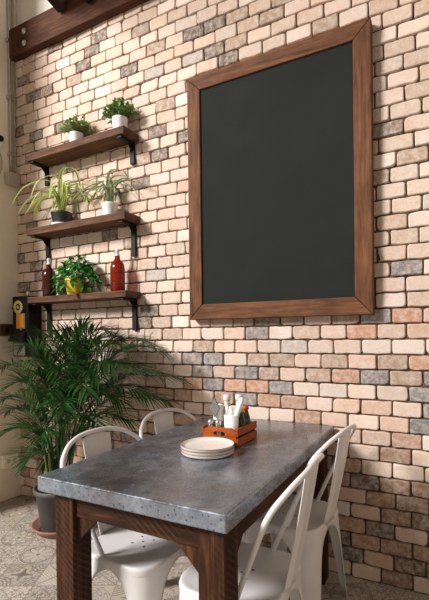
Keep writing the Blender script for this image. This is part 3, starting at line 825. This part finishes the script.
sp_ = [(0, 0), (.019, 0), (.020, .005), (.0195, .092), (.012, .114), (.011, .122), (0, .122)]
bottle('sauce_bottle', .056, -.008, sp_, SAUCE_DARK, [(.0125, .1225), (.016, .125), (.0155, .143), (.006, .150), (0, .150)], YELLOW_CAP, 'dark sauce bottle with a yellow cap in the crate', 'bottle', None, 'sauce bottles')
bottle('sauce_bottle', .055, .050, sp_, SAUCE_DARK, [(.0125, .1225), (.0145, .125), (.014, .138), (.005, .143), (0, .143)], RED_CAP, 'green labelled sauce bottle with a red cap in the crate', 'bottle', ([(.0203, .012), (.0206, .014), (.0206, .082), (.0203, .084)], SAUCE_GREEN), 'sauce bottles')
# white paper cone with a grey napkin point
pc = thing('napkin_pouch', 'white paper pouch holding a grey pointed napkin in the crate', 'napkin', (CX - .050, CY - .020, ZB))
bm = NB(); lathe(bm, [(0, 0), (.016, 0), (.018, .06), (.0235, .150), (.0215, .150), (.015, .01), (0, .01)], 18); obj('pouch', bm, PAPER, pc)
bm = NB()
q = [(-.001, .0, .095), (.024, .0, .140), (0, .0, .182), (-.024, .0, .140)]
fr = [bm.verts.new((x, -.030, z)) for x, y, z in q]; bk = [bm.verts.new((x, -.024, z)) for x, y, z in q]
bm.faces.new(fr); bm.faces.new(bk[::-1])
for i in range(4): bm.faces.new((fr[i], fr[(i + 1) % 4], bk[(i + 1) % 4], bk[i]))
obj('folded_napkin', bm, GREY_NAPKIN, pc)
roll('rolled_napkin', (-.010, -.020, .0), (-.006, -.012, .150), .014, .011, 'white paper napkin roll standing between the pouch and the cup', group='rolled napkins')
bm = NB(); box(bm, -.030, .030, -.003, .003, 0, .088, bev=.001)
tag(obj('menu_card', bm, GREY_NAPKIN, loc=(CX - .036, CY - .052, ZB)), 'small grey card standing behind the glass shakers', 'card')

# ------------------------------------------------------------------ shelf plants and bottles
def leaf(bm, base, d, up, L_, w_, fold=.25, droop=.2, lay=None, n=3):
    """a pointed leaf strip from base along d"""
    d = d.normalized(); side = d.cross(up)
    if side.length < 1e-4: side = Vector((1, 0, 0))
    side.normalize(); nr = side.cross(d).normalized()
    prev = None
    for i in range(n + 1):
        f_ = i / n
        c = base + d * (L_ * f_) - Vector((0, 0, 1)) * (droop * L_ * f_ * f_)
        ww = w_ * math.sin(PI * (.08 + .92 * f_) ** .75) if i < n else 0
        row = [c - side * ww + nr * (fold * ww), c, c + side * ww + nr * (fold * ww)]
        row = [bm.verts.new(p) for p in row]
        if prev:
            for k in range(2):
                f = bm.faces.new((prev[k], prev[k + 1], row[k + 1], row[k])); f.smooth = True
        prev = row
def pot(bm, r0, r1, hh, n=28):
    lathe(bm, [(0, 0), (r0, 0), (r0 * 1.01, .003), (r1 * .985, hh * .86), (r1, hh * .88), (r1, hh), (r1 * .92, hh), (r1 * .88, hh * .8), (0, hh * .8)], n)
def potted(name, label, x, y, z, r0, r1, hh, potmat, group):
    p = thing(name, label, 'plant', (x, y, z), 0, group)
    bm = NB(); pot(bm, r0, r1, hh); obj('pot', bm, potmat, p)
    bm = NB(); lathe(bm, [(r1 * .87, hh * .79), (r1 * .5, hh * .86), (0, hh * .88)], 20); obj('soil', bm, SOIL, p)
    return p
def shrub(x, y, z, r1, hh, R, H_, label, seed, mat):
    p = potted('potted_shrub', label, x, y, z, r1 * .86, r1, hh, CERAMIC_W, 'small shrubs on the top shelf')
    rng = random.Random(seed)
    bm = NB(); bs = NB()
    for i in range(64):
        a_ = rng.uniform(0, 2 * PI); e_ = rng.uniform(.05, 1.0)
        rr = R * math.sqrt(rng.uniform(.05, 1)); tip = Vector((rr * math.cos(a_), rr * math.sin(a_) * .8, hh + H_ * (1 - (rr / R) ** 2 * .8) * rng.uniform(.5, 1.05)))
        if tip.y + y > -.02: tip.y = -.02 - y
        b = Vector((rng.uniform(-.4, .4) * r1, rng.uniform(-.4, .4) * r1, hh * .85))
        P = spline([b, b.lerp(tip, .5) + Vector((0, 0, .012)), tip], 5); tube(bs, P, .0012, 5)
        for q_ in P[3:]:
            for k in range(3):
                d_ = Vector((rng.gauss(0, 1), rng.gauss(0, 1), rng.gauss(.5, .7)))
                leaf(bm, q_, d_, Vector((0, 0, 1)), rng.uniform(.018, .028), rng.uniform(.006, .009), .2, .2, n=2)
    for v_ in bm.verts: v_.co.y = min(v_.co.y, -.012 - y)
    obj('stems', bs, PALM_STEM, p); obj('foliage', bm, mat, p)
SH1, SH2, SH3 = 2.5225, 1.9985, 1.5125
shrub(.722, -.080, SH1, .048, .082, .115, .125, 'little bushy plant in a white pot, left on the top shelf', 3, SHRUB)
shrub(1.105, -.080, SH1, .050, .092, .115, .130, 'little bushy plant in a white pot, right on the top shelf', 5, SHRUB_DARK)

def spider(x, y, z, r0, r1, hh, potmat, label, seed, mat, n, Ls, wl, spread, drop=.2):
    p = potted('spider_plant', label, x, y, z, r0, r1, hh, potmat, 'spider plants on the middle shelf')
    rng = random.Random(seed)
    bm = NB(); lay = bm.loops.layers.float_color.new('stripe')
    for i in range(n):
        a_ = 2 * PI * i / n + rng.uniform(-.25, .25); el = rng.uniform(.55, 1.35)
        L_ = rng.uniform(*Ls)
        d_ = Vector((math.cos(a_) * spread, math.sin(a_) * .62, 0))
        b = Vector((rng.uniform(-.015, .015), rng.uniform(-.015, .015), hh * .85))
        p1 = b + d_ * (L_ * .28 * math.cos(el)) + Vector((0, 0, L_ * .72 * math.sin(el)))
        p2 = b + d_ * (L_ * .70) + Vector((0, 0, L_ * (.62 * math.sin(el) - .02)))
        p3 = b + d_ * (L_ * .98) + Vector((0, 0, L_ * (.42 * math.sin(el) - drop)))
        P = spline([b, p1, p2, p3], 6)
        prev = None
        for k, q_ in enumerate(P):
            f_ = k / (len(P) - 1)
            T_ = (P[min(k + 1, len(P) - 1)] - P[max(k - 1, 0)]).normalized()
            sd = T_.cross(Vector((0, 0, 1))); sd = sd.normalized() if sd.length > 1e-3 else Vector((1, 0, 0))
            w_ = wl * (math.sin(PI * min(1, .25 + .75 * f_)) ** .6 if f_ < .999 else .05)
            nr = sd.cross(T_)
            row = [bm.verts.new(q_ + sd * (w_ * s_) + nr * (w_ * .3 * abs(s_))) for s_ in (-1, -.4, .4, 1)]
            if prev:
                for m_ in range(3):
                    f = bm.faces.new((prev[m_], prev[m_ + 1], row[m_ + 1], row[m_])); f.smooth = True
                    for l in f.loops:
                        l[lay] = (0, 0, 0, 1) if m_ == 1 else (.75, .75, .75, 1)
            prev = row
    for v_ in bm.verts:
        v_.co.y = min(v_.co.y, -.012 - y); v_.co.x = max(v_.co.x, .02 - x)
    obj('foliage', bm, mat, p)
    return p
SAU = .008
bm = NB(); lathe(bm, [(0, 0), (.062, 0), (.072, .012), (.069, .013), (.060, .004), (0, .004)], 28)
tag(obj('pot_saucer', bm, CERAMIC_W, loc=(.575, -.082, SH2)), 'pale saucer under the black pot on the middle shelf', 'saucer')
spider(.575, -.082, SH2 + .0045, .056, .072, .086, POT_BLACK, 'long leaved spider plant in a black pot on the middle shelf', 9, SPIDER, 26, (.24, .40), .0120, 1.1, .2)
spider(1.010, -.080, SH2, .044, .052, .090, CERAMIC_W, 'pale variegated spider plant in a white pot on the middle shelf', 12, SPIDER_PALE, 24, (.19, .30), .0105, 1.15, .10)

# pothos in a yellow pot
pp = potted('potted_pothos', 'leafy green trailing plant in a yellow pot on the bottom shelf', .690, -.080, SH3, .050, .066, .110, YELLOW_POT, None)
rng = random.Random(21); bm = NB()
for i in range(230):
    a_ = rng.uniform(0, 2 * PI); rr = math.sqrt(rng.random()) 
    X_ = rr * math.cos(a_) * .185 + .025; Y_ = rr * math.sin(a_) * .085 - .01
    Z_ = .115 + .155 * (1 - rr * rr) * rng.uniform(.5, 1.0) - .10 * max(0, rr - .55) * rng.uniform(.2, 2.0)
    if math.hypot(X_, Y_) < .066 and Z_ < .11: Z_ = .12
    if Z_ < .02: Z_ = .03
    b = Vector((X_, Y_, Z_)); d_ = Vector((X_ * 5 + rng.gauss(0, .35), Y_ * 6 - .3 + rng.gauss(0, .35), rng.uniform(-.7, .35)))
    leaf(bm, b, d_, Vector((0, 0, 1)), rng.uniform(.040, .066), rng.uniform(.012, .019), .25, .3, n=4)
for v_ in bm.verts:
    v_.co.y = min(v_.co.y, .066); v_.co.z = max(v_.co.z, .002)
obj('foliage', bm, POTHOS, pp)
bm = NB()
for i in range(16):
    a_ = rng.uniform(0, 2 * PI); tube(bm, spline([(0, 0, .085), (.04 * math.cos(a_), .03 * math.sin(a_), .15), (.11 * math.cos(a_), .06 * math.sin(a_), .15)], 5), .0016, 5)
obj('stems', bm, PALM_STEM, pp)

def glass_bottle(x, y, body, label):
    b = thing('cordial_bottle', label, 'bottle', (x, y, SH3), 0, 'swing top bottles on the bottom shelf')
    bm = NB(); lathe(bm, [(0, 0), (.042, 0), (.046, .004), (.046, .150), (.041, .178), (.024, .200), (.0165, .212), (.0165, .228), (0, .228)], 28); obj('bottle_body', bm, body, b)
    bm = NB(); lathe(bm, [(.0165, .2285), (.017, .232), (.012, .240), (.0125, .256), (.0145, .258), (.0145, .266), (.010, .272), (0, .273)], 18); obj('stopper', bm, CAP_GREY, b)
    bm = NB(); tube(bm, spline([(-.018, -.002, .218), (-.022, -.002, .236), (-.018, -.002, .258)], 4), .0012, 6); obj('wire_clip', bm, STEEL, b)
glass_bottle(.450, -.090, DARK_AMBER, 'dark brown bottle with pale stopper at the left end of the bottom shelf')
glass_bottle(1.076, -.090, AMBER, 'amber red bottle with pale stopper at the right of the bottom shelf')

# ------------------------------------------------------------------ palm
PX, PY = .745, -.285
bm = NB(); lathe(bm, [(0, 0), (.135, 0), (.172, .040), (.176, .052), (.166, .052), (.130, .012), (0, .012)], 40)
tag(obj('palm_saucer', bm, TERRACOTTA, loc=(PX, PY, 0)), 'round terracotta saucer on the tiles under the palm pot', 'saucer')
pl = thing('potted_palm', 'big areca palm in a charcoal pot in the corner by the table', 'plant', (PX, PY, .0125))
bm = NB(); lathe(bm, [(0, 0), (.112, 0), (.116, .006), (.146, .235), (.158, .238), (.160, .268), (.150, .270), (.143, .225), (0, .225)], 40); obj('pot', bm, POT_GREY, pl)
bm = NB(); lathe(bm, [(.143, .224), (.08, .236), (0, .240)], 24); obj('soil', bm, SOIL, pl)
rng = random.Random(4)
for i in range(7):
    a_ = i * 2 * PI / 7 + .3
    b = Vector((.05 * math.cos(a_), .05 * math.sin(a_), .232))
    bm = NB(); tube(bm, spline([b, b * 1.1 + Vector((.02 * math.cos(a_), .02 * math.sin(a_), .12)), b + Vector((.06 * math.cos(a_), .05 * math.sin(a_), .30 + .05 * (i % 3)))], 5), [.011] * 6 + [.008] * 5, 8)
    obj('stem', bm, PALM_STEM, pl)
ORG = Vector((PX, PY, .0125))
def frond(tip, seed, arch=1.0):
    rng = random.Random(seed)
    tip = Vector(tip)
    b0 = Vector((PX + rng.uniform(-.06, .06), PY + rng.uniform(-.06, .06), .26))
    hor = Vector((tip.x - b0.x, tip.y - b0.y, 0))
    D = hor.length
    rise = max(tip.z - b0.z, .02)
    top = max(tip.z + .06 + .12 * D, .55)
    c1 = b0 + hor * .10 + Vector((0, 0, (top - b0.z) * .62)); c2 = b0 + hor * .48 + Vector((0, 0, (top - b0.z) * 1.0))
    P = []
    N = 26
    for i in range(N + 1):
        t_ = i / N; P.append((1 - t_) ** 3 * b0 + 3 * (1 - t_) ** 2 * t_ * c1 + 3 * (1 - t_) * t_ * t_ * c2 + t_ ** 3 * tip)
    bm = NB()
    tube(bm, P, [.0042 * (1 - .8 * i / N) for i in range(N + 1)], 5)
    for i in range(9, N):
        for half in (0, .5):
            t_ = (i + half) / N
            q_ = P[i].lerp(P[i + 1], half)
            T_ = (P[min(i + 1, N)] - P[i - 1]).normalized()
            sd = T_.cross(Vector((0, 0, 1)))
            if sd.length < 1e-3: sd = Vector((1, 0, 0))
            sd.normalize()
            u = (t_ - 9 / N) / (1 - 9 / N)
            L_ = (.08 + .19 * math.sin(PI * min(1, .18 + .80 * u)) ** .8) * (0.75 + .25 * min(1, D / .5)) * rng.uniform(.9, 1.1)
            for sgn in (-1, 1):
                d_ = (sd * sgn * (1.0 - .55 * u) + T_ * (.55 + .75 * u) + Vector((0, 0, .30 - .25 * u)) + Vector((rng.gauss(0, .07), rng.gauss(0, .07), rng.gauss(0, .07))))
                leaf(bm, q_, d_, Vector((0, 0, 1)), L_, .0050, .35, rng.uniform(.12, .4), n=5)
    for v_ in bm.verts:
        v_.co.y = min(v_.co.y, -.012 - .012 * rng.random()); v_.co.x = max(v_.co.x, .03 + .01 * rng.random()); v_.co.z = max(v_.co.z, .02)
        if v_.co.x < .30 and v_.co.z > 1.05: v_.co.y = min(v_.co.y, -.19)
        if 1.69 < v_.co.x < 2.43 and v_.co.z < .775 and v_.co.y > -1.24: v_.co.x = 1.69
        v_.co -= ORG
    obj('frond', bm, PALM, pl)
for i, t_ in enumerate(TIPS): frond(t_, 100 + i)
# one dry leaf hanging by the pot
bm = NB(); leaf(bm, Vector((-.10, .02, .27)), Vector((-1, .1, .25)), Vector((0, 0, 1)), .20, .006, .3, .9, n=8)
leaf(bm, Vector((-.10, .02, .27)), Vector((-1, -.3, .15)), Vector((0, 0, 1)), .17, .005, .3, 1.1, n=8)
o = obj('dry_leaf', bm, STRAW, pl); o['label'] = 'dry straw-coloured leaf'
